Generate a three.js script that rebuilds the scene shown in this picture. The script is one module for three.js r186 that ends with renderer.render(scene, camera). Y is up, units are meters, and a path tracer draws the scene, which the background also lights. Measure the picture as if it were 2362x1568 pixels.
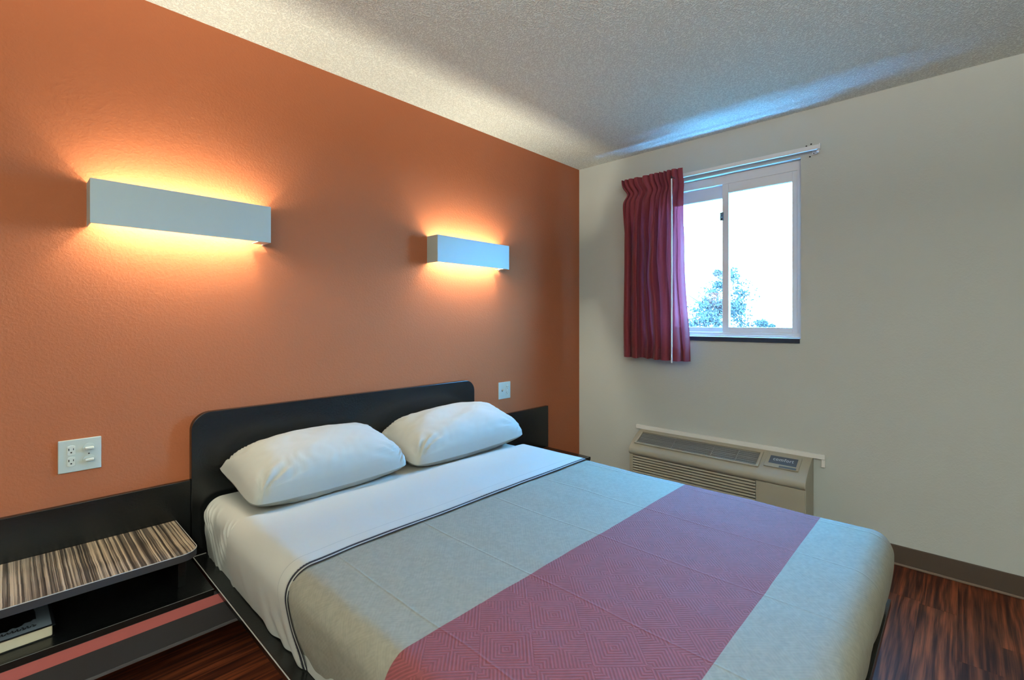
import * as THREE from 'three';
import { RoundedBoxGeometry } from 'three/addons/geometries/RoundedBoxGeometry.js';
import { mergeGeometries, mergeVertices } from 'three/addons/utils/BufferGeometryUtils.js';
import { ImprovedNoise } from 'three/addons/math/ImprovedNoise.js';
import { Brush, Evaluator, SUBTRACTION } from 'three-bvh-csg';

// ---------------------------------------------------------------- camera, sky, exposure
const scene = new THREE.Scene();
const EYE = new THREE.Vector3(-3.2207, 1.2813, 2.288);
const YAW = THREE.MathUtils.degToRad(43.397);
const FWD = new THREE.Vector3(Math.cos(YAW), 0, -Math.sin(YAW));
const camera = new THREE.PerspectiveCamera(70.8587, 2362 / 1568, 0.05, 200);
camera.position.copy(EYE);
camera.lookAt(EYE.clone().add(FWD));
camera.setViewOffset(2362, 1568, 0, 45, 2362, 1568);      // level camera, lens shifted down
scene.add(camera);

scene.background = new THREE.Color().setRGB(11.0, 55.0, 116.0);   // bright hazy sky, blue against the room's warm lamps
const renderer = new THREE.WebGLRenderer();
renderer.toneMapping = THREE.LinearToneMapping;
renderer.toneMappingExposure = 1.0;
renderer.shadowMap.enabled = true;

const SCONCE_LIGHT = [1.0, 0.90, 0.68], SCONCE_POWER = 1.85;
const FILL_LIGHT = [1.0, 0.97, 0.86], FILL_POWER = 41;

// ---------------------------------------------------------------- helpers
function mulberry(a) { return () => { a |= 0; a = a + 0x6D2B79F5 | 0; let t = Math.imul(a ^ a >>> 15, 1 | a); t = t + Math.imul(t ^ t >>> 7, 61 | t) ^ t; return ((t ^ t >>> 14) >>> 0) / 4294967296; }; }
const noise = new ImprovedNoise();
const N3 = (x, y, z) => noise.noise(x, y, z);
const lerp = (a, b, t) => a + (b - a) * t;
const clamp = (x, a = 0, b = 1) => Math.min(b, Math.max(a, x));
const smooth = (a, b, x) => { const t = clamp((x - a) / (b - a)); return t * t * (3 - 2 * t); };
const used = new Map();
function numbered(n) { const k = used.get(n) ?? 0; used.set(n, k + 1); return k ? `${n}_${String(k).padStart(3, '0')}` : n; }
function shadows(o) { o.castShadow = true; o.receiveShadow = true; return o; }
function part(name, geo, mat, parent) { const m = shadows(new THREE.Mesh(geo, mat)); m.name = name; parent.add(m); return m; }
function tag(o, label, category, group, kind) { Object.assign(o.userData, { label, category }); if (group) o.userData.group = group; if (kind) o.userData.kind = kind; return o; }
function thing(name, label, category, pos = [0, 0, 0], group) { const g = new THREE.Group(); g.name = numbered(name); g.position.set(...pos); scene.add(g); return tag(g, label, category, group); }
function single(name, geo, mat, label, category, group) { const m = shadows(new THREE.Mesh(geo, mat)); m.name = numbered(name); scene.add(m); return tag(m, label, category, group); }
function structure(name, geo, mat) { const m = shadows(new THREE.Mesh(geo, mat)); m.name = numbered(name); m.userData.kind = 'structure'; scene.add(m); return m; }
function metreUV(g, ox = 0, oy = 0) {     // uv in metres from the dominant axis of each face
  if (g.index) g = g.toNonIndexed();
  const p = g.attributes.position, n = g.attributes.normal, uv = new Float32Array(p.count * 2);
  for (let i = 0; i < p.count; i += 3) {
    let ax = 0, ay = 0, az = 0;
    for (let k = 0; k < 3; k++) { ax += Math.abs(n.getX(i + k)); ay += Math.abs(n.getY(i + k)); az += Math.abs(n.getZ(i + k)); }
    for (let k = 0; k < 3; k++) {
      const x = p.getX(i + k), y = p.getY(i + k), z = p.getZ(i + k), j = (i + k) * 2;
      if (ay >= ax && ay >= az) { uv[j] = x + ox; uv[j + 1] = z + oy; }
      else if (ax >= az) { uv[j] = z + ox; uv[j + 1] = y + oy; }
      else { uv[j] = x + ox; uv[j + 1] = y + oy; }
    }
  }
  g.setAttribute('uv', new THREE.BufferAttribute(uv, 2));
  return g;
}
function box(x0, x1, y0, y1, z0, z1, r = 0) {      // a box between two corners, edges rounded by r
  const w = x1 - x0, h = y1 - y0, d = z1 - z0;
  const g = r > 0 ? new RoundedBoxGeometry(w, h, d, 2, Math.min(r, w / 2.02, h / 2.02, d / 2.02)) : new THREE.BoxGeometry(w, h, d);
  g.translate((x0 + x1) / 2, (y0 + y1) / 2, (z0 + z1) / 2);
  return metreUV(g);
}
function join(list) { return mergeGeometries(list.map((g) => { const h = g.index ? g.toNonIndexed() : g; for (const k of Object.keys(h.attributes)) if (!['position', 'normal', 'uv'].includes(k)) h.deleteAttribute(k); return h; })); }
function cyl(r, len, axis, at, seg = 20, r2 = r) { const g = new THREE.CylinderGeometry(r2, r, len, seg); if (axis === 'x') g.rotateZ(-Math.PI / 2); if (axis === 'z') g.rotateX(Math.PI / 2); g.translate(...at); return g; }
function grid(nu, nv, fn, uvFn) {         // parametric sheet
  const pos = [], uv = [], idx = [];
  for (let j = 0; j <= nv; j++) for (let i = 0; i <= nu; i++) {
    const u = i / nu, v = j / nv, p = fn(u, v), q = uvFn ? uvFn(u, v) : [u, v];
    pos.push(...p); uv.push(...q);
  }
  const w = nu + 1;
  for (let j = 0; j < nv; j++) for (let i = 0; i < nu; i++) { const a = j * w + i, b = a + 1, c = a + w, d = c + 1; idx.push(a, c, b, b, c, d); }
  const g = new THREE.BufferGeometry();
  g.setAttribute('position', new THREE.Float32BufferAttribute(pos, 3));
  g.setAttribute('uv', new THREE.Float32BufferAttribute(uv, 2));
  g.setIndex(idx); g.computeVertexNormals();
  return g;
}
// ---- procedural textures
function lattice(size, cells, seed, octaves = 4, gain = 0.5, sx = 1, sy = 1) {  // tileable value noise, 0..1
  const out = new Float32Array(size * size); let amp = 1, tot = 0;
  for (let o = 0; o < octaves; o++) {
    const cx = Math.max(1, Math.round(cells * sx * 2 ** o)), cy = Math.max(1, Math.round(cells * sy * 2 ** o)), rnd = mulberry(seed + o * 101), t = new Float32Array(cx * cy);
    for (let i = 0; i < t.length; i++) t[i] = rnd();
    for (let y = 0; y < size; y++) {
      const fy = y / size * cy, y0 = Math.floor(fy), ty = fy - y0, b = ty * ty * (3 - 2 * ty), r0 = (y0 % cy) * cx, r1 = ((y0 + 1) % cy) * cx;
      for (let x = 0; x < size; x++) {
        const fx = x / size * cx, x0 = Math.floor(fx), tx = fx - x0, a = tx * tx * (3 - 2 * tx), c0 = x0 % cx, c1 = (x0 + 1) % cx;
        out[y * size + x] += amp * lerp(lerp(t[r0 + c0], t[r0 + c1], a), lerp(t[r1 + c0], t[r1 + c1], a), b);
      }
    }
    tot += amp; amp *= gain;
  }
  for (let i = 0; i < out.length; i++) out[i] /= tot;
  return out;
}
function texture(w, h, fn, srgb = true, repeat = [1, 1]) {      // fn(i, x, y) -> [r, g, b] in 0..1
  const d = new Uint8Array(w * h * 4);
  for (let y = 0, i = 0; y < h; y++) for (let x = 0; x < w; x++, i++) { const c = fn(i, x, y); for (let k = 0; k < 3; k++) d[i * 4 + k] = clamp(c[k]) * 255; d[i * 4 + 3] = 255; }
  const t = new THREE.DataTexture(d, w, h); t.magFilter = THREE.LinearFilter; t.minFilter = THREE.LinearFilter;
  t.wrapS = t.wrapT = THREE.RepeatWrapping; t.repeat.set(...repeat); if (srgb) t.colorSpace = THREE.SRGBColorSpace; t.needsUpdate = true;
  return t;
}
const grey = (v) => [v, v, v];
const std = (o) => new THREE.MeshStandardMaterial(o), phys = (o) => new THREE.MeshPhysicalMaterial(o);
const rgb = (r, g, b) => new THREE.Color().setRGB(r, g, b);

// ---------------------------------------------------------------- materials
const nA = lattice(512, 8, 1, 5), nB = lattice(512, 48, 7, 3, 0.55), nC = lattice(512, 90, 19, 2, 0.6);
const peelTex = texture(512, 512, (i) => grey(smooth(0.32, 0.72, nB[i])), false, [3.1, 3.1]);
const popTex = texture(512, 512, (i) => grey(smooth(0.42, 0.66, nC[i]) * 0.8 + nB[i] * 0.2), false, [2.3, 2.3]);
const popCol = texture(512, 512, (i) => grey(0.86 + 0.10 * smooth(0.35, 0.6, nC[i])), true, [2.3, 2.3]);
const weaveTex = texture(256, 256, (i, x, y) => grey(0.5 + 0.25 * Math.sin(x * Math.PI / 4) * ((y >> 2) % 2 ? 1 : -1) + 0.25 * Math.sin(y * Math.PI / 4)), false, [14, 14]);
const M = {
  orange: phys({ color: rgb(0.385, 0.118, 0.049), roughness: 0.85, specularIntensity: 0.3, bumpMap: peelTex, bumpScale: 0.0003 }),
  wall: std({ color: rgb(0.50, 0.53, 0.51), roughness: 0.8, bumpMap: peelTex, bumpScale: 0.0002 }),
  ceiling: std({ color: rgb(0.84, 0.90, 0.86), roughness: 0.95, map: popCol, bumpMap: popTex, bumpScale: 0.0026 }),
  base: std({ color: rgb(0.075, 0.05, 0.034), roughness: 0.55 }),
  shoe: std({ color: rgb(0.20, 0.14, 0.10), roughness: 0.6 }),
  black: phys({ color: rgb(0.005, 0.006, 0.006), roughness: 0.24, bumpMap: peelTex, bumpScale: 0.00008 }),
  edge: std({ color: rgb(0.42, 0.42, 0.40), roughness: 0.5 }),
  charcoal: std({ color: rgb(0.026, 0.023, 0.024), roughness: 0.7 }),
  redStripe: std({ color: rgb(0.42, 0.10, 0.085), roughness: 0.7 }),
  vinyl: std({ color: rgb(0.70, 0.73, 0.76), roughness: 0.65 }),
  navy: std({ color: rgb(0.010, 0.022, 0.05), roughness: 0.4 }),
  dark: std({ color: rgb(0.008, 0.009, 0.010), roughness: 0.5 }),
  glass: phys({ color: rgb(1, 1, 1), roughness: 0.0, transmission: 1, thickness: 0, ior: 1.45 }),
  acBody: std({ color: rgb(0.37, 0.345, 0.27), roughness: 0.5 }),
  acSlat: std({ color: rgb(0.30, 0.31, 0.31), roughness: 0.4 }),
  acGrey: std({ color: rgb(0.10, 0.115, 0.13), roughness: 0.45 }),
  plate: std({ color: rgb(0.46, 0.50, 0.44), roughness: 0.35 }),
  slot: std({ color: rgb(0.02, 0.02, 0.018), roughness: 0.6 }),
  knob: std({ color: rgb(0.56, 0.57, 0.48), roughness: 0.3 }),
  sconce: std({ color: rgb(0.40, 0.45, 0.42), roughness: 0.45 }),
  tube: std({ color: rgb(0.8, 0.8, 0.8), emissive: rgb(...SCONCE_LIGHT), emissiveIntensity: 6 }),
  bulb: std({ color: rgb(0.8, 0.8, 0.8), emissive: rgb(...FILL_LIGHT), emissiveIntensity: 8 }),
  sheet: std({ color: rgb(0.435, 0.445, 0.41), roughness: 0.85, bumpMap: weaveTex, bumpScale: 0.0002 }),
  pillowcase: std({ color: rgb(0.37, 0.38, 0.35), roughness: 0.85 }),
  pages: std({ color: rgb(0.62, 0.57, 0.42), roughness: 0.9 }),
  piping: std({ color: rgb(0.012, 0.014, 0.024), roughness: 0.8 }),
  stitch: std({ color: rgb(0.26, 0.27, 0.28), roughness: 0.8 }),
  grass: std({ color: rgb(0.03, 0.028, 0.018), roughness: 1 }),
  bark: std({ color: rgb(0.05, 0.045, 0.04), roughness: 1 }),
};

// ---------------------------------------------------------------- the room
const H = 2.513, XL = -5.3, ZF = 4.3, T = 0.14;
structure('wall_back', metreUV(box(XL - T, 0, -0.1, H + 0.1, -T, 0)), M.orange);
const WIN = { z0: 0.70, z1: 1.589, y0: 1.172, y1: 2.243 };
{
  const s = new THREE.Shape([[-T, -0.1], [ZF + T, -0.1], [ZF + T, H + 0.1], [-T, H + 0.1]].map(([a, b]) => new THREE.Vector2(a, b)));
  s.holes.push(new THREE.Path([[WIN.z0, WIN.y0], [WIN.z0, WIN.y1], [WIN.z1, WIN.y1], [WIN.z1, WIN.y0]].map(([a, b]) => new THREE.Vector2(a, b))));
  const g = new THREE.ExtrudeGeometry(s, { depth: T, bevelEnabled: false });
  g.applyMatrix4(new THREE.Matrix4().makeBasis(new THREE.Vector3(0, 0, 1), new THREE.Vector3(0, 1, 0), new THREE.Vector3(-1, 0, 0)));
  g.translate(T, 0, 0);
  structure('wall_right', metreUV(g), M.wall);
}
structure('wall_left', box(XL - T, XL, -0.1, H + 0.1, 0, ZF), M.wall);
structure('wall_front', box(XL - T, 0, -0.1, H + 0.1, ZF, ZF + T), M.wall);
structure('ceiling', box(XL, 0, H, H + 0.1, 0, ZF), M.ceiling);
{
  const b = structure('baseboard_right', join([box(-0.012, 0, 0, 0.101, 0.005, ZF, 0.002)]), M.base);
  part('shoe_strip', box(-0.02, -0.011, 0, 0.012, 0.005, ZF, 0.004), M.shoe, b);
}
// floor: planks along x, each its own piece
{
  const floor = new THREE.Group(); floor.name = 'floor'; floor.userData.kind = 'structure'; scene.add(floor);
  part('subfloor', box(XL, 0, -0.1, -0.008, 0, ZF), M.dark, floor);
  const S = 1024, a = lattice(S, 3, 31, 5, 0.6, 1, 5), b = lattice(S, 2, 57, 3, 0.5, 1, 3), c = lattice(S, 24, 91, 2, 0.5, 0.5, 6);
  const wood = texture(S, S, (i, x, y) => {
    const v = a[i] * 0.62 + 0.16 * (0.5 + 0.5 * Math.sin((y / S * 20 + b[i] * 9) * Math.PI * 2 / 2)) + 0.22 * c[i], t = smooth(0.22, 0.82, v);
    return [lerp(0.17, 0.56, t), lerp(0.07, 0.29, t), lerp(0.045, 0.165, t)];
  }, true, [0.75, 2.6]);
  const tones = [[1, 1, 1], [0.86, 0.83, 0.82], [1.15, 1.14, 1.1], [0.94, 0.9, 0.9], [1.06, 1.0, 0.97]].map(([r, g, bb]) => phys({ color: rgb(r, g, bb), map: wood, roughness: 0.55, specularIntensity: 0.5 }));
  const W = 0.126, L = 0.92, rnd = mulberry(5), rows = Math.ceil(ZF / W);
  for (let r = 0; r < rows; r++) {
    const z0 = r * W, z1 = Math.min(ZF, z0 + W); let x = XL - rnd() * L;
    while (x < 0) {
      const x0 = Math.max(XL, x), x1 = Math.min(0, x + L); x += L;
      if (x1 - x0 < 0.03) continue;
      const g = box(x0 + 0.0002, x1 - 0.0002, -0.008, 0, z0 + 0.0002, z1 - 0.0002);
      const ou = rnd() * 4, ov = rnd() * 4, uv = g.attributes.uv;
      for (let k = 0; k < uv.count; k++) uv.setXY(k, uv.getX(k) + ou, uv.getY(k) + ov);
      part('plank', g, tones[Math.floor(rnd() * tones.length)], floor);
    }
  }
}

// ---------------------------------------------------------------- window
{
  const w = new THREE.Group(); w.name = 'window_1'; w.userData = { kind: 'structure', label: 'white sliding window with two panes' }; scene.add(w);
  const { z0, z1, y0, y1 } = WIN;
  const xa = 0.046, xb = 0.112;
  part('frame', join([box(xa, xb, y0, y0 + 0.032, z0, z1, 0.003), box(xa, xb, y1 - 0.058, y1, z0, z1, 0.003), box(xa, xb, y0 + 0.03, y1 - 0.056, z0, z0 + 0.028, 0.003), box(xa, xb, y0 + 0.03, y1 - 0.056, z1 - 0.030, z1, 0.003), box(xa - 0.012, xa + 0.002, y0 + 0.001, y0 + 0.014, z0, z1, 0.002)]), M.vinyl, w);
  const sash = (name, xA, xB, zA, zB, yA, yB, st, rb, rt) => {
    const s = part(name, join([box(xA, xB, yA, yB, zA, zA + st, 0.004), box(xA, xB, yA, yB, zB - st * 0.75, zB, 0.004), box(xA + 0.002, xB - 0.002, yA, yA + rb, zA + st * 0.5, zB - st * 0.5, 0.004), box(xA + 0.002, xB - 0.002, yB - rt, yB, zA + st * 0.5, zB - st * 0.5, 0.004)]), M.vinyl, w);
    const xm = (xA + xB) / 2;
    part('pane', box(xm - 0.0015, xm + 0.0015, yA + rb - 0.004, yB - rt + 0.004, zA + st - 0.004, zB - st * 0.75 + 0.004), M.glass, s);
    return s;
  };
  const yA = y0 + 0.03, yB = y1 - 0.056;
  const inner = sash('sash', 0.05, 0.076, 1.119, z1 - 0.026, yA, yB, 0.043, 0.036, 0.064);
  sash('sash', 0.082, 0.108, z0 + 0.026, 1.155, yA, yB, 0.04, 0.034, 0.085);
  part('latch', join([box(0.040, 0.052, 1.945, 2.0, 1.108, 1.130, 0.004), box(0.032, 0.044, 1.96, 1.985, 1.112, 1.124, 0.003)]), M.acGrey, inner);
  const sill = part('sill', box(-0.014, 0.046, y0 - 0.0005, y0 + 0.004, z0 - 0.004, z1 - 0.001, 0.002), std({ color: rgb(0.42, 0.44, 0.46), roughness: 0.7 }), w);
  part('sill_shadow_strip', box(-0.013, -0.0005, y0 - 0.026, y0 - 0.0006, z0 - 0.004, z1 - 0.004, 0.001), M.navy, sill);  // dark strip painted in for the shadow below the sill
}

// ---------------------------------------------------------------- wall lamps
function makeSconce(label, cx) {
  const L = 0.592, Hh = 0.156, D = 0.102, y = 1.618, t = 0.004;
  const g = thing('wall_sconce', label, 'wall lamp', [cx, y, 0]);
  part('front_panel', box(-L / 2, L / 2, 0, Hh, D - t, D, 0.0015), M.sconce, g);
  for (const s of [-1, 1]) part('end_panel', box(s > 0 ? L / 2 - t : -L / 2, s > 0 ? L / 2 : -L / 2 + t, 0, Hh, 0.001, D - t * 0.9, 0.0015), M.sconce, g);
  const back = part('back_plate', box(-L / 2 + 0.02, L / 2 - 0.02, 0.03, Hh - 0.03, 0.001, 0.014, 0.002), M.sconce, g);
  for (const s of [-1, 1]) part('lamp_holder', box(s * 0.256 - 0.008, s * 0.256 + 0.008, 0.055, Hh - 0.055, 0.0145, 0.082, 0.003), M.plate, back);
  part('end_tab', box(L / 2 - 0.05, L / 2 - t, 0.0005, 0.0025, 0.02, D - t * 1.2), M.sconce, g);
  part('light_tube', cyl(0.013, 0.49, 'x', [0, Hh / 2, 0.066]), M.tube, g);
  for (let k = 0; k < 5; k++) {
    const l = new THREE.PointLight(rgb(...SCONCE_LIGHT), SCONCE_POWER / 5);
    l.position.set((k - 2) * 0.112, Hh / 2, 0.066); l.castShadow = true; l.shadow.radius = 0.6; l.name = 'sconce_glow'; g.add(l);
  }
  return g;
}
makeSconce('long box wall lamp above the wall plate with two round knobs', -2.728);
makeSconce('long box wall lamp above the right pillow, toward the window wall', -1.232);

// added floor lamp, unseen behind the camera, put in to brighten the ceiling
{
  const g = thing('added_torchiere', 'added tall floor lamp with an upturned bowl, unseen behind the camera', 'floor lamp', [-4.25, 0, 3.2]);
  const lathe = (pts, n = 40) => new THREE.LatheGeometry(pts.map(([a, b]) => new THREE.Vector2(a, b)), n);
  part('base', lathe([[0, 0], [0.14, 0], [0.14, 0.012], [0.12, 0.022], [0.02, 0.03], [0, 0.03]]), M.acGrey, g);
  part('pole', cyl(0.012, 1.64, 'y', [0, 0.85, 0]), M.acGrey, g);
  part('bowl', lathe([[0.012, 1.66], [0.08, 1.68], [0.15, 1.74], [0.19, 1.83], [0.186, 1.83], [0.146, 1.746], [0.078, 1.686], [0.012, 1.668]]), M.vinyl, g);
  part('light_bulb', new THREE.SphereGeometry(0.035, 20, 14).translate(0, 1.795, 0), M.bulb, g);
  const l = new THREE.PointLight(rgb(...FILL_LIGHT), FILL_POWER); l.position.set(0, 1.795, 0); l.castShadow = true; l.shadow.radius = 1.6; l.name = 'added_fill_glow'; g.add(l);
}

// ---------------------------------------------------------------- headboard, bed platform, nightstands
function rounded(w, h, d, r) {      // upright board, top corners rounded
  const s = new THREE.Shape(); s.moveTo(0, 0); s.lineTo(w, 0); s.lineTo(w, h - r); s.absarc(w - r, h - r, r, 0, Math.PI / 2); s.lineTo(r, h); s.absarc(r, h - r, r, Math.PI / 2, Math.PI); s.lineTo(0, 0);
  return new THREE.ExtrudeGeometry(s, { depth: d - 0.003, bevelEnabled: true, bevelThickness: 0.0015, bevelSize: 0.0015, bevelSegments: 2, curveSegments: 16 }).translate(0, 0, 0.0015);
}
const HB = { x0: -2.709, x1: -1.184 };
{
  const g = thing('headboard', 'black laminate headboard with rounded top corners and low side panels on orange wall', 'headboard', [HB.x0, 0, 0]);
  part('center_panel', metreUV(rounded(HB.x1 - HB.x0, 0.904 - 0.12, 0.032, 0.068).translate(0, 0.12, 0.001)), M.black, g);
  part('side_panel', box(-1.0, -0.002, 0.336, 0.638, 0.001, 0.024, 0.0015), M.black, g);
  part('side_panel', box(HB.x1 - HB.x0 + 0.002, -0.43 - HB.x0, 0.336, 0.643, 0.001, 0.024, 0.0015), M.black, g);
}
{
  const g = thing('bed_platform', 'black platform bed base with a narrow ledge around the mattress', 'bed');
  part('deck_board', box(-2.704, -1.148, 0.306, 0.330, 0.034, 2.108, 0.002), M.black, g);
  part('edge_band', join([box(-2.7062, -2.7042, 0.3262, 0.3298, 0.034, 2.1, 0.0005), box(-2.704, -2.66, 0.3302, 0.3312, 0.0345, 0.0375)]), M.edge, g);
  part('plinth', box(-2.40, -1.45, 0.0, 0.3055, 0.05, 1.85, 0.004), M.dark, g);
}
{
  // zebra-striped laminate
  const S = 1024, a = lattice(S, 3, 131, 3, 0.6, 38, 0.35), b = lattice(S, 4, 151, 3, 0.7, 64, 0.3), c = lattice(S, 2, 171, 2, 0.5, 2, 3);
  const zebra = texture(S, S, (i, x, y) => {
    const w = Math.floor((c[i] - 0.5) * 4), k = y * S + ((x + w + S) % S), t = smooth(0.3, 0.7, a[k] * 0.55 + b[k] * 0.45 + (c[i] - 0.5) * 0.1);
    return [lerp(0.17, 0.68, t), lerp(0.15, 0.61, t), lerp(0.13, 0.52, t)];
  }, true, [1.9, 1.9]);
  const laminate = std({ map: zebra, roughness: 0.38 });
  const x0 = -3.62, x1 = -2.762, zb = 0.026, zf = 0.376, r = 0.055;
  const outline = (e) => { const s = new THREE.Shape(); s.moveTo(x0, -zb); s.lineTo(x1 + e, -zb); s.lineTo(x1 + e, -(zf - r)); s.absarc(x1 - r, -(zf - r), r + e, 0, -Math.PI / 2, true); s.lineTo(x0, -(zf + e)); s.closePath(); return s; };
  const slab = (y0, y1, e) => metreUV(new THREE.ExtrudeGeometry(outline(e), { depth: y1 - y0, bevelEnabled: false, curveSegments: 14 }).rotateX(-Math.PI / 2).translate(0, y0, 0));
  const g = thing('nightstand', 'two-tier floating nightstand with striped wood top and red front stripe', 'nightstand');
  const top = part('table_top', slab(0.4665, 0.4905, 0), M.charcoal, g);
  part('striped_laminate', slab(0.4906, 0.492, -0.0012), laminate, top);
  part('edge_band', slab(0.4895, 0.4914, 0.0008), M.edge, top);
  part('support_panel', box(-2.80, -2.776, 0.3255, 0.466, 0.027, 0.25, 0.001), M.black, g);
  const shelf = part('lower_shelf', box(-3.62, -2.713, 0.303, 0.325, 0.003, 0.346, 0.0015), M.black, g);
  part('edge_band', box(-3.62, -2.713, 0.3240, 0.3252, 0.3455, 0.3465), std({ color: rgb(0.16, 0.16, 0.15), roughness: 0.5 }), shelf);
  const f = part('front_rail', box(-3.62, -2.60, 0.178, 0.3025, 0.318, 0.344, 0.001), M.charcoal, g);
  part('red_stripe', box(-3.62, -2.60, 0.266, 0.3015, 0.3435, 0.3452), M.redStripe, f);
  part('bottom_lip', box(-3.62, -2.60, 0.178, 0.188, 0.3435, 0.3475, 0.001), std({ color: rgb(0.075, 0.07, 0.072), roughness: 0.6 }), f);
  const h = thing('low_wall_shelf', 'low black wall shelf between the bed and the window wall', 'shelf');
  part('shelf_board', box(-1.146, -0.405, 0.303, 0.325, 0.003, 0.385, 0.0015), M.black, h);
  part('front_rail', box(-1.146, -0.405, 0.178, 0.3025, 0.355, 0.38, 0.001), M.charcoal, h);
}
// book on the nightstand shelf
{
  const c = document.createElement('canvas'); c.width = 512; c.height = 384; const k = c.getContext('2d');
  k.fillStyle = '#10141a'; k.fillRect(0, 0, 512, 384); k.fillStyle = '#7d8b98'; k.fillRect(14, 14, 484, 356);
  const rnd = mulberry(77);
  k.fillStyle = '#07090c';                                   // dark printed picture with a ragged outline
  k.beginPath(); k.moveTo(30, 20); k.lineTo(430, 20); k.lineTo(440, 120);
  for (let x = 440; x > 30; x -= 12) k.lineTo(x, 236 + 26 * rnd() + 18 * Math.sin(x / 40)); k.closePath(); k.fill();
  k.strokeStyle = '#0c1117'; k.lineWidth = 7; k.lineCap = 'round';
  for (let x = 40; x < 430; x += 20) { const y = 300 + 8 * rnd(), h = 16 + 22 * rnd(); k.beginPath(); k.moveTo(x, y - h / 2); k.quadraticCurveTo(x + 12 * rnd(), y, x + 3, y + h / 2); k.quadraticCurveTo(x + 12, y + h / 2 + 6, x + 14, y); k.stroke(); }
  const t = new THREE.CanvasTexture(c); t.colorSpace = THREE.SRGBColorSpace;
  const cover = std({ map: t, roughness: 0.45 });
  const g = thing('book', 'thick paperback book with dark cover lying on the nightstand shelf', 'book', [-3.255, 0.3255, 0.192]); g.rotation.y = 0.02;
  part('page_block', box(-0.128, 0.128, 0.0015, 0.034, -0.088, 0.092, 0.004), M.pages, g);
  const cg = new THREE.BoxGeometry(0.268, 0.0018, 0.188).translate(0, 0.035, 0.002);
  part('cover', cg, [M.dark, M.dark, cover, M.dark, M.dark, M.dark], g);
  part('back_cover', box(-0.133, 0.133, 0, 0.0012, -0.09, 0.094), M.dark, g);
}

// ---------------------------------------------------------------- bedding
const BED = { x0: -2.672, x1: -1.158, head: 0.036, foot: 2.088, deck: 0.3305 };
function profile(s, r, drop, tuck) {   // outward and downward travel of cloth leaving a flat top
  const a = r * Math.PI / 2;
  if (s <= 0) return [0, 0];
  if (s < a) { const th = s / r; return [r * Math.sin(th), r * (1 - Math.cos(th))]; }
  const t = clamp((s - a) / Math.max(1e-6, drop - r));
  return [r - tuck * t * t, r + (s - a)];
}
function drape({ x0, x1, z0, z1, top, r, bottom, tuck = 0.02, foot = false, nz = 120, edge }) {
  const drop = top - bottom, a = r * Math.PI / 2, len = a + drop - r, xi0 = x0 + r, xi1 = x1 - r, zi = foot ? z1 - r : z1;
  const total = (xi1 - xi0) + 2 * len, nS = 34, nT = 96;
  const cols = [];                                   // signed flattened x
  for (let i = 0; i < nS; i++) cols.push(xi0 - len + len * i / nS);
  for (let i = 0; i <= nT; i++) cols.push(lerp(xi0, xi1, i / nT));
  for (let i = 1; i <= nS; i++) cols.push(xi1 + len * i / nS);
  const across = (q) => { if (q < xi0) { const [o, d] = profile(xi0 - q, r, drop, tuck); return [xi0 - o, top - d]; } if (q > xi1) { const [o, d] = profile(q - xi1, r, drop, tuck); return [xi1 + o, top - d]; } return [q, top]; };
  const pieces = [], n = cols.length - 1;
  pieces.push(grid(n, nz, (u, v) => { const q = cols[Math.round(u * n)], [x, y] = across(q); const za = edge?.start ? edge.start(x, y) : z0, zb = edge?.end ? edge.end(x, y) : zi; return [x, y, lerp(za, zb, v)]; },
    (u, v) => { const q = cols[Math.round(u * n)], [x, y] = across(q); const za = edge?.start ? edge.start(x, y) : z0, zb = edge?.end ? edge.end(x, y) : zi; return [q, lerp(za, zb, v)]; }));
  if (foot) {
    pieces.push(grid(nT, nS, (u, v) => { const [o, d] = profile(v * len, r, drop, tuck); return [lerp(xi0, xi1, u), top - d, zi + o]; }, (u, v) => [lerp(xi0, xi1, u), zi + v * len]));
    for (const s of [-1, 1]) pieces.push(grid(18, nS, (u, v) => { const [o, d] = profile(v * len, r, drop, tuck), th = (s < 0 ? 1 - u : u) * Math.PI / 2, cx = s < 0 ? xi0 : xi1; return [cx + s * o * Math.sin(th), top - d, zi + o * Math.cos(th)]; },
      (u, v) => { const th = (s < 0 ? 1 - u : u) * Math.PI / 2, cx = s < 0 ? xi0 : xi1; return [cx + s * v * len * Math.sin(th), zi + v * len * Math.cos(th)]; }));
  }
  return pieces;
}
function sculpt(pieces, fn) {          // weld, push along the normals by fn, and smooth
  let g = mergeGeometries(pieces); const uv = g.attributes.uv.clone();
  const w = g.clone(); w.deleteAttribute('uv'); w.deleteAttribute('normal');
  const m = mergeVertices(w, 1e-4); m.computeVertexNormals();
  // look every vertex of g up in the welded mesh
  const key = (x, y, z) => `${Math.round(x * 1e4)}_${Math.round(y * 1e4)}_${Math.round(z * 1e4)}`, at = new Map();
  const mp = m.attributes.position, mn = m.attributes.normal, orig = mp.array.slice();
  for (let i = 0; i < mp.count; i++) at.set(key(orig[i * 3], orig[i * 3 + 1], orig[i * 3 + 2]), i);
  for (let i = 0; i < mp.count; i++) { const x = orig[i * 3], y = orig[i * 3 + 1], z = orig[i * 3 + 2], d = fn(x, y, z, mn.getX(i), mn.getY(i), mn.getZ(i)); mp.setXYZ(i, x + mn.getX(i) * d, y + mn.getY(i) * d, z + mn.getZ(i) * d); }
  m.computeVertexNormals();
  const p = g.attributes.position, n = g.attributes.normal;
  for (let i = 0; i < p.count; i++) { const k = at.get(key(p.getX(i), p.getY(i), p.getZ(i))); if (k === undefined) continue; n.setXYZ(i, mn.getX(k), mn.getY(k), mn.getZ(k)); p.setXYZ(i, mp.getX(k), mp.getY(k), mp.getZ(k)); }
  g.setAttribute('uv', uv);
  return g;
}
const MT = 0.560;                       // mattress top
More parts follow.
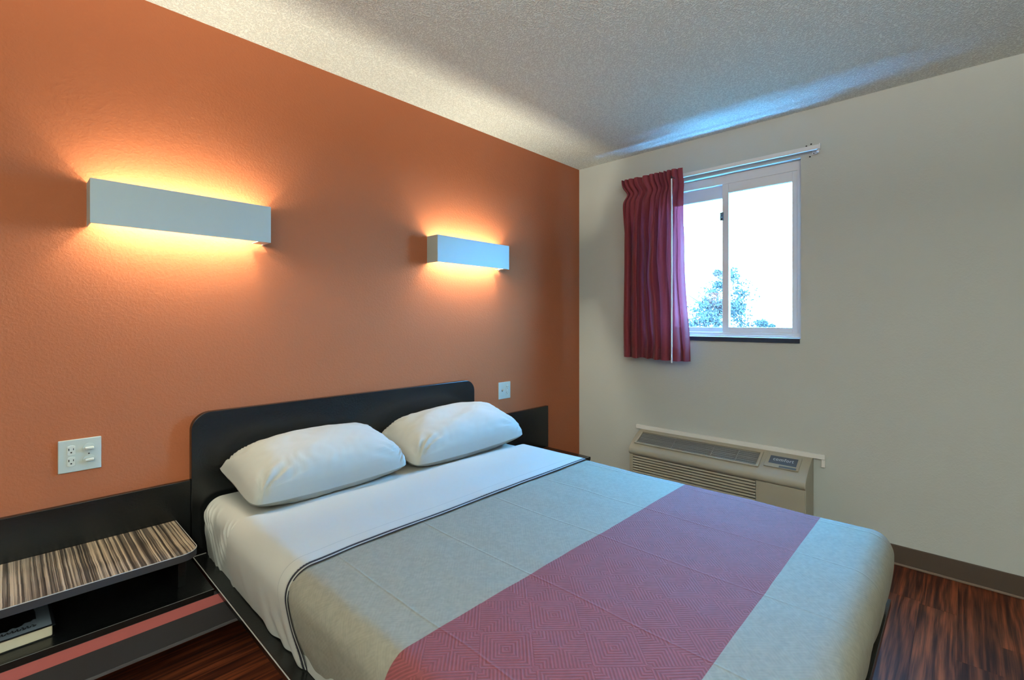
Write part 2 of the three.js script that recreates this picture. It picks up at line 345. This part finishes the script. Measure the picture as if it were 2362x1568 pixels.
{
  const side = (x, y, z, nx) => smooth(0.5, 0.95, Math.abs(nx)) ;
  const pieces = drape({ x0: BED.x0, x1: BED.x1, z0: BED.head + 0.03, z1: 2.06, top: MT, r: 0.062, bottom: BED.deck + 0.001, tuck: 0.012, foot: true, nz: 420 });
  const zi = BED.head + 0.03;
  const capPts = []; { const g = pieces[0], n = 2 * 34 + 96, p = g.attributes.position; for (let i = 0; i <= n; i++) capPts.push(new THREE.Vector2(p.getX(i), p.getY(i))); }
  const cap = new THREE.ShapeGeometry(new THREE.Shape(capPts)).translate(0, 0, zi - 0.001);
  const g = sculpt(pieces, (x, y, z, nx, ny, nz) => {
    const s = side(x, y, z, nx) * smooth(0.6, 0.35, z), w = z * 74 + y * 42 + 2.6 * N3(z * 8, y * 8, 3);
    return 0.0015 * N3(x * 7, z * 7, y * 7) + s * (0.012 * (1 - Math.pow(Math.abs(Math.sin(w)), 0.6)) * clamp(0.35 + 1.6 * N3(z * 9, y * 7, 8)) + 0.004 * N3(z * 12, y * 9, 1));
  });
  const mt = thing('mattress', 'thick mattress in a white fitted sheet, creased at its side by the nightstand', 'mattress');
  part('fitted_sheet', g, M.sheet, mt);
  part('head_end', metreUV(cap), M.sheet, mt);
}
// bedspread: greige cloth, rust band, woven line pattern, fold creases
{
  const S = 2048, ux0 = -3.05, uw = 2.3, vz0 = 0.35, vh = 2.15;      // metres covered by the texture
  const fab = lattice(512, 60, 211, 2, 0.6), big = lattice(512, 5, 221, 4, 0.55);
  const lines = new Float32Array(S * S), creases = [-2.535, -2.215, -1.875, -1.56, -1.24];
  const col = new Uint8Array(S * S * 4), bmp = new Uint8Array(S * S * 4);
  const Tt = 0.117, P = 0.0078;
  for (let j = 0, i = 0; j < S; j++) {
    const z = vz0 + vh * (j + 0.5) / S;
    for (let k = 0; k < S; k++, i++) {
      const x = ux0 + uw * (k + 0.5) / S;
      const p = (x + z) * Math.SQRT1_2 / Tt, q = (x - z) * Math.SQRT1_2 / Tt;
      const fp = p - Math.floor(p) - 0.5, fq = q - Math.floor(q) - 0.5;
      const odd = (Math.floor(p) + Math.floor(q)) & 1;
      const vert = odd ? Math.abs(fp) > Math.abs(fq) : Math.abs(fp) <= Math.abs(fq);
      const coord = (vert ? fp : fq) * Tt;
      let e = 0.5 + 0.5 * Math.cos(coord / P * Math.PI * 2); e = smooth(0.25, 0.75, e);
      if (Math.abs(fp) + Math.abs(fq) > 0.93) e = 0.5;
      const wob = 0.004 * N3(z * 5, x * 2, 1);
      const band = z > 1.41 + 0.004 * N3(x * 3, 0, 4) && z < 1.912;
      let cr = 0; for (const c of creases) { const d = x - c - wob; cr = Math.max(cr, Math.exp(-d * d / (2 * 0.0022 * 0.0022))); }
      for (const c of [1.18, 1.66]) { const d = z - c - wob * 2; cr = Math.max(cr, 0.35 * Math.exp(-d * d / (2 * 0.003 * 0.003))); }
      const f = fab[(j % 512) * 512 + (k % 512)] - 0.5, o = i * 4;
      const k1 = 1 + f * 0.10 + (band ? (e - 0.5) * 0.15 : (e - 0.5) * 0.02);
      const c = band ? [0.47, 0.238, 0.25] : [0.515, 0.505, 0.455];
      for (let h = 0; h < 3; h++) col[o + h] = clamp(c[h] * k1) * 255; col[o + 3] = 255;
      const hgt = (band ? 0.22 : 0.03) * e + 0.06 * f + 0.5 * cr + 0.06 * big[((j >> 2) % 512) * 512 + ((k >> 2) % 512)];
      bmp[o] = bmp[o + 1] = bmp[o + 2] = clamp(hgt) * 255; bmp[o + 3] = 255;
    }
  }
  const mk = (d, srgb) => { const t = new THREE.DataTexture(d, S, S); t.magFilter = t.minFilter = THREE.LinearFilter; if (srgb) t.colorSpace = THREE.SRGBColorSpace; t.needsUpdate = true; return t; };
  const mat = std({ map: mk(col, true), bumpMap: mk(bmp, false), bumpScale: 0.0030, roughness: 0.85 });
  const pieces = drape({ x0: BED.x0 - 0.012, x1: BED.x1 + 0.012, z0: 0.52, z1: 2.122, top: MT + 0.012, r: 0.066, bottom: BED.deck + 0.002, tuck: 0.032, foot: true, nz: 170 });
  const g = sculpt(pieces, (x, y, z, nx, ny, nz) => {
    const side = smooth(0.4, 0.95, Math.max(Math.abs(nx), nz));
    const low = smooth(0.5, 0.36, y);
    return 0.0035 * N3(x * 3.1, z * 3.1, y * 2) * (1 - side) + side * (0.006 * N3(x * 6 + z * 6, y * 3, 9) + low * 0.007 * N3((x + z) * 14, y * 6, 5)) + 0.0025 * N3(x * 9 + 4, z * 4, 2) * (1 - side);
  });
  const uv = g.attributes.uv;
  for (let i = 0; i < uv.count; i++) uv.setXY(i, (uv.getX(i) - ux0) / uw, (uv.getY(i) - vz0) / vh);
  single('bedspread', g, mat, 'greige bedspread with a wide rust-red patterned band, covering the mattress', 'bedspread');
}
// flat sheet turned down over the bedspread
{
  const top = MT + 0.021;
  const start = (x, y) => 0.462 - 0.045 * smooth(-2.5, -2.66, x) + 0.012 * N3(x * 3, y * 4, 1) - 0.03 * smooth(0.5, 0.36, y);
  const end = (x, y) => 0.892 + 0.012 * smooth(-2.45, -2.62, x) + 0.075 * smooth(0.57, 0.36, y) * smooth(-1.9, -2.6, x) - 0.012 * smooth(-2.1, -1.6, x);
  const o = { x0: BED.x0 - 0.021, x1: BED.x1 + 0.021, z0: 0.46, z1: 0.9, top, r: 0.082, bottom: BED.deck + 0.003, tuck: 0.026, edge: { start, end }, nz: 90 };
  const wave = (x, y, z, nx) => { const side = smooth(0.45, 0.95, Math.abs(nx)), low = smooth(0.5, 0.34, y); return 0.002 * N3(x * 4, z * 5, 7) + side * low * (0.010 * Math.max(-0.3, N3(z * 13, y * 4, 2)) + 0.004 * Math.sin(z * 60 + y * 20) * smooth(0.7, 0.85, z)); };
  const g = sculpt(drape(o), wave);
  const sh = thing('turned_down_sheet', 'white flat sheet folded back over the head of the bedspread', 'sheet');
  part('sheet', g, M.sheet, sh);
  // hem that rolls down to the bedspread, two dark piping lines beside it, the wider with the fold's edge shadow painted in, and the stitched hem line
  const ribbon = (z0f, z1f, lift, drop) => sculpt(drape({ ...o, x0: o.x0 - lift, x1: o.x1 + lift, top: top + lift, edge: { start: z0f, end: z1f }, nz: 3 }), (x, y, z, nx) => wave(x, y, z, nx) - drop);
  part('hem', ribbon((x, y) => end(x, y) - 0.0005, (x, y) => end(x, y) + 0.0025, -0.0006, 0), M.sheet, sh);
  part('piping', ribbon((x, y) => end(x, y) + 0.001, (x, y) => end(x, y) + 0.0105, -0.0006, 0), M.piping, sh);
  part('border', ribbon((x, y) => end(x, y) + 0.010, (x, y) => end(x, y) + 0.0155, -0.0018, 0), M.sheet, sh);
  part('piping', ribbon((x, y) => end(x, y) + 0.015, (x, y) => end(x, y) + 0.0205, -0.0024, 0), M.piping, sh);
  part('hem_stitching', ribbon((x, y) => end(x, y) - 0.0465, (x, y) => end(x, y) - 0.045, 0.0006, 0), M.stitch, sh);
}
// pillows
function pillow(label, { x, y, z, w, d, t, tilt, yaw = 0, roll = 0, seed }) {
  const half = (sgn) => grid(72, 48, (u, v) => {
    const a = u * 2 - 1, b = v * 2 - 1;
    const rc = 1 - (b > 0 ? 0.095 : 0.05) * (a * b) ** 4, px = a * w / 2 * rc * (1 - 0.05 * (1 - b * b) * Math.abs(a) ** 6), pz = b * d / 2 * rc * (1 - 0.08 * (1 - a * a) * Math.abs(b) ** 6);
    const env = Math.pow(Math.max(0, 1 - Math.pow(Math.abs(a), 3.2)), 0.55) * Math.pow(Math.max(0, 1 - Math.pow(Math.abs(b), 3.0)), 0.55);
    const rim = smooth(0.5, 0.98, Math.max(Math.abs(a), Math.abs(b)));
    const corner = Math.max(0, Math.abs(a) + Math.abs(b) - 1.15);
    const ang = Math.atan2(b - Math.sign(b) * 0.95, a - Math.sign(a) * 0.95);
    let h = t / 2 * env * (sgn > 0 ? 1.58 : 0.55);
    h += sgn * env * (0.010 * N3(a * 2.2 + seed, b * 2.2, sgn) + rim * 0.008 * N3(a * 7 + seed, b * 9, 4) + (sgn > 0 ? 1 : 0) * corner * 0.045 * Math.sin(ang * 15 + seed * 3 + 2 * N3(a * 4, b * 4, seed)) + 0.004 * Math.abs(N3(a * 5 + b * 2, b * 3 - a * 1.5, seed + 9)) + 0.0022 * Math.sin(a * 46 + 6 * N3(a * 3, b * 3, seed)) * Math.max(0, 0.4 + 2 * N3(a * 2.3, seed, 1)) * smooth(0.2, 0.75, b) * smooth(1, 0.85, b)) * sgn;
    return [px, sgn * h + corner * (b > 0 ? 0.016 : -0.012), pz];
  }, (u, v) => [u * w, v * d]);
  const top = half(1), bot = half(-1); bot.index.array.reverse(); bot.computeVertexNormals();
  const g = join([mergeVertices(top), mergeVertices(bot)]);
  const o = single('pillow', g, M.pillowcase, label, 'pillow');
  o.position.set(x, y, z); o.rotation.set(tilt, yaw, roll, 'YXZ');
  return o;
}
pillow('white bed pillow on the nightstand side, leaning on the headboard', { x: -2.268, y: MT + 0.076, z: 0.226, w: 0.72, d: 0.39, t: 0.195, tilt: 0.25, yaw: 0.03, seed: 1.3 });
pillow('white bed pillow on the window side, its pointed corner over the mattress edge', { x: -1.522, y: MT + 0.082, z: 0.246, w: 0.77, d: 0.40, t: 0.195, tilt: 0.25, yaw: -0.04, roll: 0.045, seed: 4.7 });

// ---------------------------------------------------------------- wall plates
function duplex(g, x, y, z, parent) {      // one outlet face with its slots
  const s = new THREE.Shape(); s.absarc(0, 0, 0.0168, Math.PI * 0.30, Math.PI * 0.70); s.absarc(0, 0, 0.0168, Math.PI * 1.30, Math.PI * 1.70); s.closePath();
  const f = part('outlet_face', new THREE.ExtrudeGeometry(s, { depth: 0.002, bevelEnabled: true, bevelSize: 0.0006, bevelThickness: 0.0006, bevelSegments: 1 }).translate(x, y, z), M.knob, parent);
  part('slot', box(x - 0.0075, x - 0.0048, y + 0.0005, y + 0.0085, z + 0.0024, z + 0.003), M.slot, f);
  part('slot', box(x + 0.0048, x + 0.007, y + 0.0012, y + 0.008, z + 0.0024, z + 0.003), M.slot, f);
  part('slot', cyl(0.0026, 0.0008, 'z', [x, y - 0.0065, z + 0.0028], 12), M.slot, f);
}
{
  const g = thing('wall_plate', 'pale double wall plate with two outlets and two round knobs', 'wall plate', [-3.0415, 0.804, 0.0005]);
  const p = part('plate', box(-0.0575, 0.0575, -0.057, 0.057, 0, 0.0065, 0.0025), M.plate, g);
  for (const dy of [0.0195, -0.0195]) duplex(g, -0.0235, dy, 0.0062, g);
  for (const dy of [0.0215, -0.0195]) {
    const k = part('rotary_switch', cyl(0.0165, 0.004, 'z', [0.0235, dy, 0.008], 28), M.plate, g);
    part('thumb_bar', box(0.0115, 0.0365, dy - 0.0045, dy + 0.0045, 0.0095, 0.021, 0.003), M.knob, k);
  }
  part('screw', cyl(0.0025, 0.0012, 'z', [0.0235, 0.001, 0.0068], 12), M.slot, g);
  const h = thing('wall_plate', 'pale double wall plate with one toggle switch and one outlet pair', 'wall plate', [-0.881, 0.804, 0.0005]);
  part('plate', box(-0.0575, 0.0575, -0.057, 0.057, 0, 0.0065, 0.0025), M.plate, h);
  for (const dy of [0.0195, -0.0195]) duplex(h, 0.0235, dy, 0.0062, h);
  const tg = part('toggle', box(-0.029, -0.018, -0.006, 0.006, 0.0066, 0.0075, 0.001), M.slot, h);
  const lv = part('lever', box(-0.0035, 0.0035, -0.004, 0.004, 0, 0.016, 0.002), M.knob, tg); lv.position.set(-0.0235, 0.001, 0.007); lv.rotation.x = -0.5;
}

// ---------------------------------------------------------------- curtain and rod
{
  const g = thing('curtain_rod', 'white flat curtain rod over the window', 'curtain rod');
  part('track', box(-0.068, -0.052, 2.253, 2.279, 0.47, 1.697, 0.003), M.vinyl, g);
  for (const z of [0.5, 1.66]) { const b = part('bracket', join([box(-0.054, 0.0, 2.258, 2.274, z - 0.008, z + 0.008, 0.002), box(-0.004, -0.0005, 2.245, 2.292, z - 0.012, z + 0.012, 0.001)]), M.vinyl, g); for (const dy of [2.25, 2.287]) part('screw', cyl(0.003, 0.002, 'x', [-0.0048, dy, z - 0.004], 10), M.dark, b); }
  part('end_cap', box(-0.072, -0.048, 2.249, 2.283, 1.694, 1.70, 0.002), M.vinyl, g);
  part('end_pulley', new THREE.SphereGeometry(0.009, 14, 10).translate(-0.06, 2.243, 1.688), M.vinyl, g);
  for (const [y, z] of [[2.302, 1.618], [2.308, 1.642], [2.236, 1.636]]) part('anchor_hole', cyl(0.0045, 0.0015, 'x', [-0.0012, y, z], 12), M.dark, g);
}
{
  const yT = 2.300, yB = 1.012;
  const mat = phys({ color: rgb(0.24, 0.026, 0.038), roughness: 0.55, sheen: 0.15, sheenColor: rgb(0.7, 0.3, 0.35), sheenRoughness: 0.4, transmission: 0.22, thickness: 0, bumpMap: weaveTex, bumpScale: 0.0002 });
  mat.roughness = 0.8;
  const folds = [0, 0.15, 0.33, 0.47, 0.60, 0.76, 0.90, 1.0], deep = [0.8, 1.05, 0.7, 1.1, 0.95, 0.9, 0.45];
  const wave = (u) => {                    // -1 back .. 1 front, each fold with its own depth
    let k = 0; while (k < folds.length - 2 && u > folds[k + 1]) k++;
    const f = (u - folds[k]) / (folds[k + 1] - folds[k]);
    return deep[k] * (0.5 - Math.cos(f * Math.PI * 2) * 0.5) * 2 - 1;
  };
  const pleat = (u) => { const f = (u * 11.5 + 0.5 * Math.sin(u * 9)) % 1; return Math.pow(Math.sin(f * Math.PI), 0.7) * 2 - 1; };
  const geo = grid(420, 100, (u, v) => {
    const vv = Math.pow(v, 1.2), y = lerp(yT, yB, vv), head = 1 - smooth(0.0, 0.09, vv), pinch = Math.exp(-Math.pow((vv - 0.08) / 0.03, 2)), low = smooth(0.07, 0.42, vv);
    const drift = (0.05 * N3(u * 3, vv * 2.0, 6) + 0.03 * N3(u * 6, vv * 4, 2)) * smooth(0.1, 0.4, vv), uu = clamp(u + drift * u * (1 - u) * 4);
    const zl = lerp(0.474, 0.464, smooth(0.1, 0.8, vv)) + 0.028 * pinch - 0.012 * head, zr = 0.928 + 0.04 * smooth(0.45, 1, vv) - 0.008 * smooth(0.1, 0.3, vv);
    const flat = smooth(1.0, 0.88, u);
    const x = -0.118 - low * 0.040 * wave(uu) - (1 - low) * (0.013 + 0.006 * head) * pleat(u + vv * 0.12) * flat - 0.010 * head + 0.012 * pinch + 0.006 * N3(u * 9, vv * 5, 3) * low;
    const sway = 0.020 * low * Math.sin((uu - 0.05) * 41) * flat * smooth(0, 0.06, u) + (1 - low) * 0.004 * Math.sin(u * 72) * flat;
    return [x, y - 0.010 * (u - 0.5) * vv + (v > 0.999 ? 0.005 * N3(u * 8, 1, 5) : 0), lerp(zl, zr, u) + sway];
  }, (u, v) => [u * 0.9, v * 1.3]);
  const c = thing('curtain', 'short burgundy pleated curtain hanging drawn to one side of the window', 'curtain');
  part('cloth', geo, mat, c);
  const hem = grid(420, 4, (u, v) => { const w = geo.attributes.position, k = 95 + Math.round(v * 4), i = k * 421 + Math.round(u * 420); return [w.getX(i) - 0.0016, w.getY(i), w.getZ(i)]; });
  part('hem', hem, mat, c);
  const wd = part('draw_wand', cyl(0.0045, 1.225, 'y', [-0.182, 1.612, 0.876], 12), M.vinyl, c);
  part('wand_hook', join([cyl(0.002, 0.05, 'x', [-0.157, 2.236, 0.876], 8), new THREE.TorusGeometry(0.008, 0.0016, 8, 18).translate(-0.182, 2.233, 0.876)]), M.dark, wd);
}

// ---------------------------------------------------------------- wall air conditioner
{
  const z0 = 0.568, z1 = 1.656, g = thing('air_conditioner', 'beige wall air conditioner with black top grille and slatted front', 'air conditioner');
  const sleeve = part('wall_sleeve', join([box(-0.022, -0.0005, 0.486, 0.513, 0.525, 1.713, 0.003), box(-0.014, -0.0005, 0.44, 0.486, 1.695, 1.713, 0.002)]), std({ color: rgb(0.74, 0.745, 0.73), roughness: 0.55 }), g);
  const s = new THREE.Shape();           // section: u = distance from wall, v = height
  s.moveTo(0.012, 0.06); s.lineTo(0.012, 0.484); s.lineTo(0.034, 0.484); s.bezierCurveTo(0.09, 0.468, 0.165, 0.428, 0.197, 0.384); s.bezierCurveTo(0.208, 0.366, 0.204, 0.350, 0.190, 0.346); s.lineTo(0.186, 0.345); s.lineTo(0.186, 0.06); s.closePath();
  const body = new THREE.ExtrudeGeometry(s, { depth: z1 - z0 - 0.008, bevelEnabled: true, bevelSize: 0.003, bevelThickness: 0.004, bevelSegments: 2, curveSegments: 20 });
  body.applyMatrix4(new THREE.Matrix4().makeBasis(new THREE.Vector3(-1, 0, 0), new THREE.Vector3(0, 1, 0), new THREE.Vector3(0, 0, 1)));
  { const p = body.attributes.position; for (let i = 0; i < p.count; i += 3) for (const k of ['position', 'normal', 'uv']) { const a = body.attributes[k], n = a.itemSize; for (let c = 0; c < n; c++) { const t = a.array[(i + 1) * n + c]; a.array[(i + 1) * n + c] = a.array[(i + 2) * n + c]; a.array[(i + 2) * n + c] = t; } } body.computeVertexNormals(); }
  body.translate(0, 0, z0 + 0.004);
  // the sloping top as a frame of reference: s runs down the slope, n sticks out of it
  const P0 = new THREE.Vector3(-0.046, 0.482, 0), P1 = new THREE.Vector3(-0.176, 0.412, 0), dir = P1.clone().sub(P0).normalize(), nor = new THREE.Vector3(dir.y, -dir.x, 0); if (nor.y < 0) nor.negate();
  const onSlope = (mesh) => { mesh.applyMatrix4(new THREE.Matrix4().makeBasis(dir, nor, new THREE.Vector3().crossVectors(dir, nor)).setPosition(P0)); return mesh; };
  const zs = new THREE.Vector3().crossVectors(dir, nor).z, Zb = (a, b) => zs > 0 ? [a, b] : [-b, -a];
  const sb = (s0, s1, n0, n1, za, zb, r = 0) => onSlope(box(s0, s1, n0, n1, ...Zb(za, zb), r));
  const cut = (a, b) => { const A = new Brush(a), B = new Brush(b); A.updateMatrixWorld(); B.updateMatrixWorld(); const ev = new Evaluator(); ev.useGroups = false; return ev.evaluate(A, B, SUBTRACTION).geometry; };
  let shell = cut(body, sb(0.028, 0.138, -0.17, 0.05, 0.613, 1.391));          // air outlet well
  shell = cut(shell, box(-0.25, -0.11, 0.075, 0.340, 0.602, 1.398));             // air intake well
  part('casing', shell, M.acBody, g);
  const gr = part('grille_bar', sb(0.081, 0.084, -0.004, 0.006, 0.612, 1.392), M.acSlat, g);
  for (let k = 0; k < 7; k++) part('slat', sb(0.034 + k * 0.0155, 0.0362 + k * 0.0155, -0.045, 0.0095, 0.612, 1.392), M.acSlat, gr);
  for (const z of [0.86, 1.12, 1.27]) part('rib', sb(0.027, 0.139, -0.006, 0.008, z - 0.001, z + 0.001), M.acSlat, gr);
  part('outlet_surround', join([sb(0.012, 0.028, 0.004, 0.0145, 0.600, 1.404, 0.003), sb(0.136, 0.147, 0.000, 0.0125, 0.600, 1.404, 0.003), sb(0.012, 0.147, 0.002, 0.0140, 0.597, 0.613, 0.003), sb(0.012, 0.147, 0.002, 0.0140, 1.391, 1.407, 0.003)]), M.acBody, g);
  const door = part('control_door', sb(0.024, 0.128, 0.006, 0.0145, 1.432, 1.612, 0.002), M.acBody, g);
  const c = document.createElement('canvas'); c.width = 256; c.height = 96; const k2 = c.getContext('2d');
  k2.fillStyle = '#4b5663'; k2.fillRect(0, 0, 256, 96); k2.strokeStyle = '#aab6c2'; k2.lineCap = 'round';
  k2.fillStyle = '#b4c0cb'; k2.font = 'bold 50px sans-serif'; k2.textAlign = 'center'; k2.fillText('comfort', 128, 58);
  const lt = new THREE.CanvasTexture(c); lt.colorSpace = THREE.SRGBColorSpace; lt.center.set(0.5, 0.5);
  const lg = sb(0.036, 0.100, 0.0146, 0.0152, 1.452, 1.596); { const u = lg.attributes.uv, p = lg.attributes.position, inv = new THREE.Matrix4().makeBasis(dir, nor, new THREE.Vector3().crossVectors(dir, nor)).setPosition(P0).invert(), v = new THREE.Vector3(); for (let i = 0; i < u.count; i++) { v.fromBufferAttribute(p, i).applyMatrix4(inv); u.setXY(i, (v.z * Math.sign(zs) - 1.452) / 0.144, 1 - (v.x - 0.036) / 0.064); } }
  part('label', lg, std({ map: lt, roughness: 0.4 }), door);
  part('finger_lip', sb(0.112, 0.126, 0.0140, 0.0165, 1.512, 1.600, 0.002), M.acGrey, door);
  for (const z of [1.436, 1.606]) part('hinge', sb(0.014, 0.026, 0.004, 0.013, z - 0.004, z + 0.004, 0.002), M.acBody, door);
  // front: plain panel strip, then air intake slats
  const fp = part('intake_rail', box(-0.186, -0.17, 0.075, 0.340, 0.998, 1.002), M.acBody, g);
  for (let k = 0; k < 15; k++) { const y = 0.331 - k * 0.0178; const sl = part('slat', box(-0.0075, 0.0045, -0.0058, 0.0058, 0.601, 1.399, 0.002), M.acBody, fp); sl.position.set(-0.194, y, 0); sl.rotation.z = -0.35; }
  part('side_panel', box(-0.199, -0.187, 0.07, 0.342, 1.40, z1 - 0.004, 0.003), M.acBody, g);
  part('side_panel', box(-0.199, -0.187, 0.07, 0.342, z0 + 0.004, 0.60, 0.003), M.acBody, g);
}

// ---------------------------------------------------------------- outside
const RIGHT = new THREE.Vector3(Math.sin(YAW), 0, Math.cos(YAW));
const at = (px, py, depth) => EYE.clone().addScaledVector(FWD, depth).addScaledVector(RIGHT, (px - 1181) / 1102 * depth).add(new THREE.Vector3(0, (739 - py) / 1102 * depth, 0));
const GROUND = -3.4;
{
  const g = new THREE.PlaneGeometry(160, 160).rotateX(-Math.PI / 2).translate(82, GROUND, 0);
  structure('ground', metreUV(g), M.grass);
}
const leafGeo = (() => { const g = new THREE.CircleGeometry(1, 6); g.scale(0.62, 1, 1); const p = g.attributes.position; for (let i = 0; i < p.count; i++) p.setZ(i, 0.25 * p.getX(i) ** 2 - 0.12 * p.getY(i) ** 2); g.computeVertexNormals(); return g; })();
function tree(name, label, category, px, depth, topPy, widthPx, tone, seed, leaves, size, trunk) {
  const rnd = mulberry(seed), base = at(px, 739, depth); base.y = GROUND;
  const hgt = at(px, topPy, depth).y - GROUND, rad = widthPx / 1102 * depth / 2;
  const t = thing(name, label, category, base.toArray());
  const mat = phys({ color: rgb(...tone), roughness: 0.9, side: THREE.DoubleSide });
  const inst = new THREE.InstancedMesh(leafGeo, mat, leaves), q = new THREE.Quaternion(), e = new THREE.Euler(), s = new THREE.Vector3(), p = new THREE.Vector3(), m = new THREE.Matrix4();
  const blobs = []; const nb = trunk ? 44 : 18;
  for (let i = 0; i < nb; i++) { const f = trunk ? 0.42 + 0.56 * rnd() : 0.15 + 0.8 * rnd(), rr = rad * Math.sqrt(Math.max(0, 1 - ((f - (trunk ? 0.55 : 0.3)) / (trunk ? 0.48 : 0.75)) ** 2)), a = rnd() * 6.283, d = rr * Math.sqrt(rnd()); blobs.push([d * Math.cos(a), f * hgt, d * Math.sin(a), rad * (0.2 + 0.3 * rnd())]); }
  if (trunk) blobs.push([0, hgt * 0.985, 0, rad * 0.12], [0.02, hgt * 0.93, 0.03, rad * 0.16]);
  for (let i = 0; i < leaves; i++) {
    const b = blobs[Math.floor(rnd() * blobs.length)], u = rnd() * 2 - 1, a = rnd() * 6.283, r = b[3] * (0.15 + 0.95 * rnd()), k = Math.sqrt(1 - u * u);
    p.set(b[0] + r * k * Math.cos(a), b[1] + r * u * 0.8, b[2] + r * k * Math.sin(a)); e.set(rnd() * 6, rnd() * 6, rnd() * 6); q.setFromEuler(e); s.setScalar(size * (0.6 + 0.8 * rnd())); m.compose(p, q, s); inst.setMatrixAt(i, m);
  }
  inst.name = 'foliage'; inst.userData.kind = 'stuff'; inst.castShadow = inst.receiveShadow = true; t.add(inst);
  if (trunk) {
    const parts = [cyl(0.10, hgt * 0.9, 'y', [0, hgt * 0.45, 0], 10, 0.03)];
    for (let i = 0; i < 9; i++) { const a = rnd() * 6.283, l = rad * (0.5 + 0.5 * rnd()), y = hgt * (0.4 + 0.4 * rnd()); const c = new THREE.CylinderGeometry(0.012, 0.035, l, 6).translate(0, l / 2, 0).rotateZ(-0.95).rotateY(a).translate(0, y, 0); parts.push(c); }
    part('trunk', join(parts), M.bark, t);
  }
  return t;
}
tree('tree', 'slender pale green tree with a pointed crown outside the window', 'tree', 1655, 13, 622, 165, [0.034, 0.016, 0.0105], 11, 16000, 0.028, true);
tree('shrub', 'rounded bush beside the tree trunk outside the window', 'bush', 1630, 11.5, 716, 60, [0.006, 0.008, 0.0065], 12, 4000, 0.03, false);
tree('shrub', 'rounded pale treetop standing above the distant hedge outside the window', 'bush', 1780, 24, 708, 46, [0.03, 0.0145, 0.0105], 13, 4000, 0.055, false);
tree('shrub', 'low wide pale hedge in the distance outside the window', 'bush', 1770, 26, 728, 150, [0.035, 0.016, 0.0115], 14, 9000, 0.06, false);

renderer.render(scene, camera);
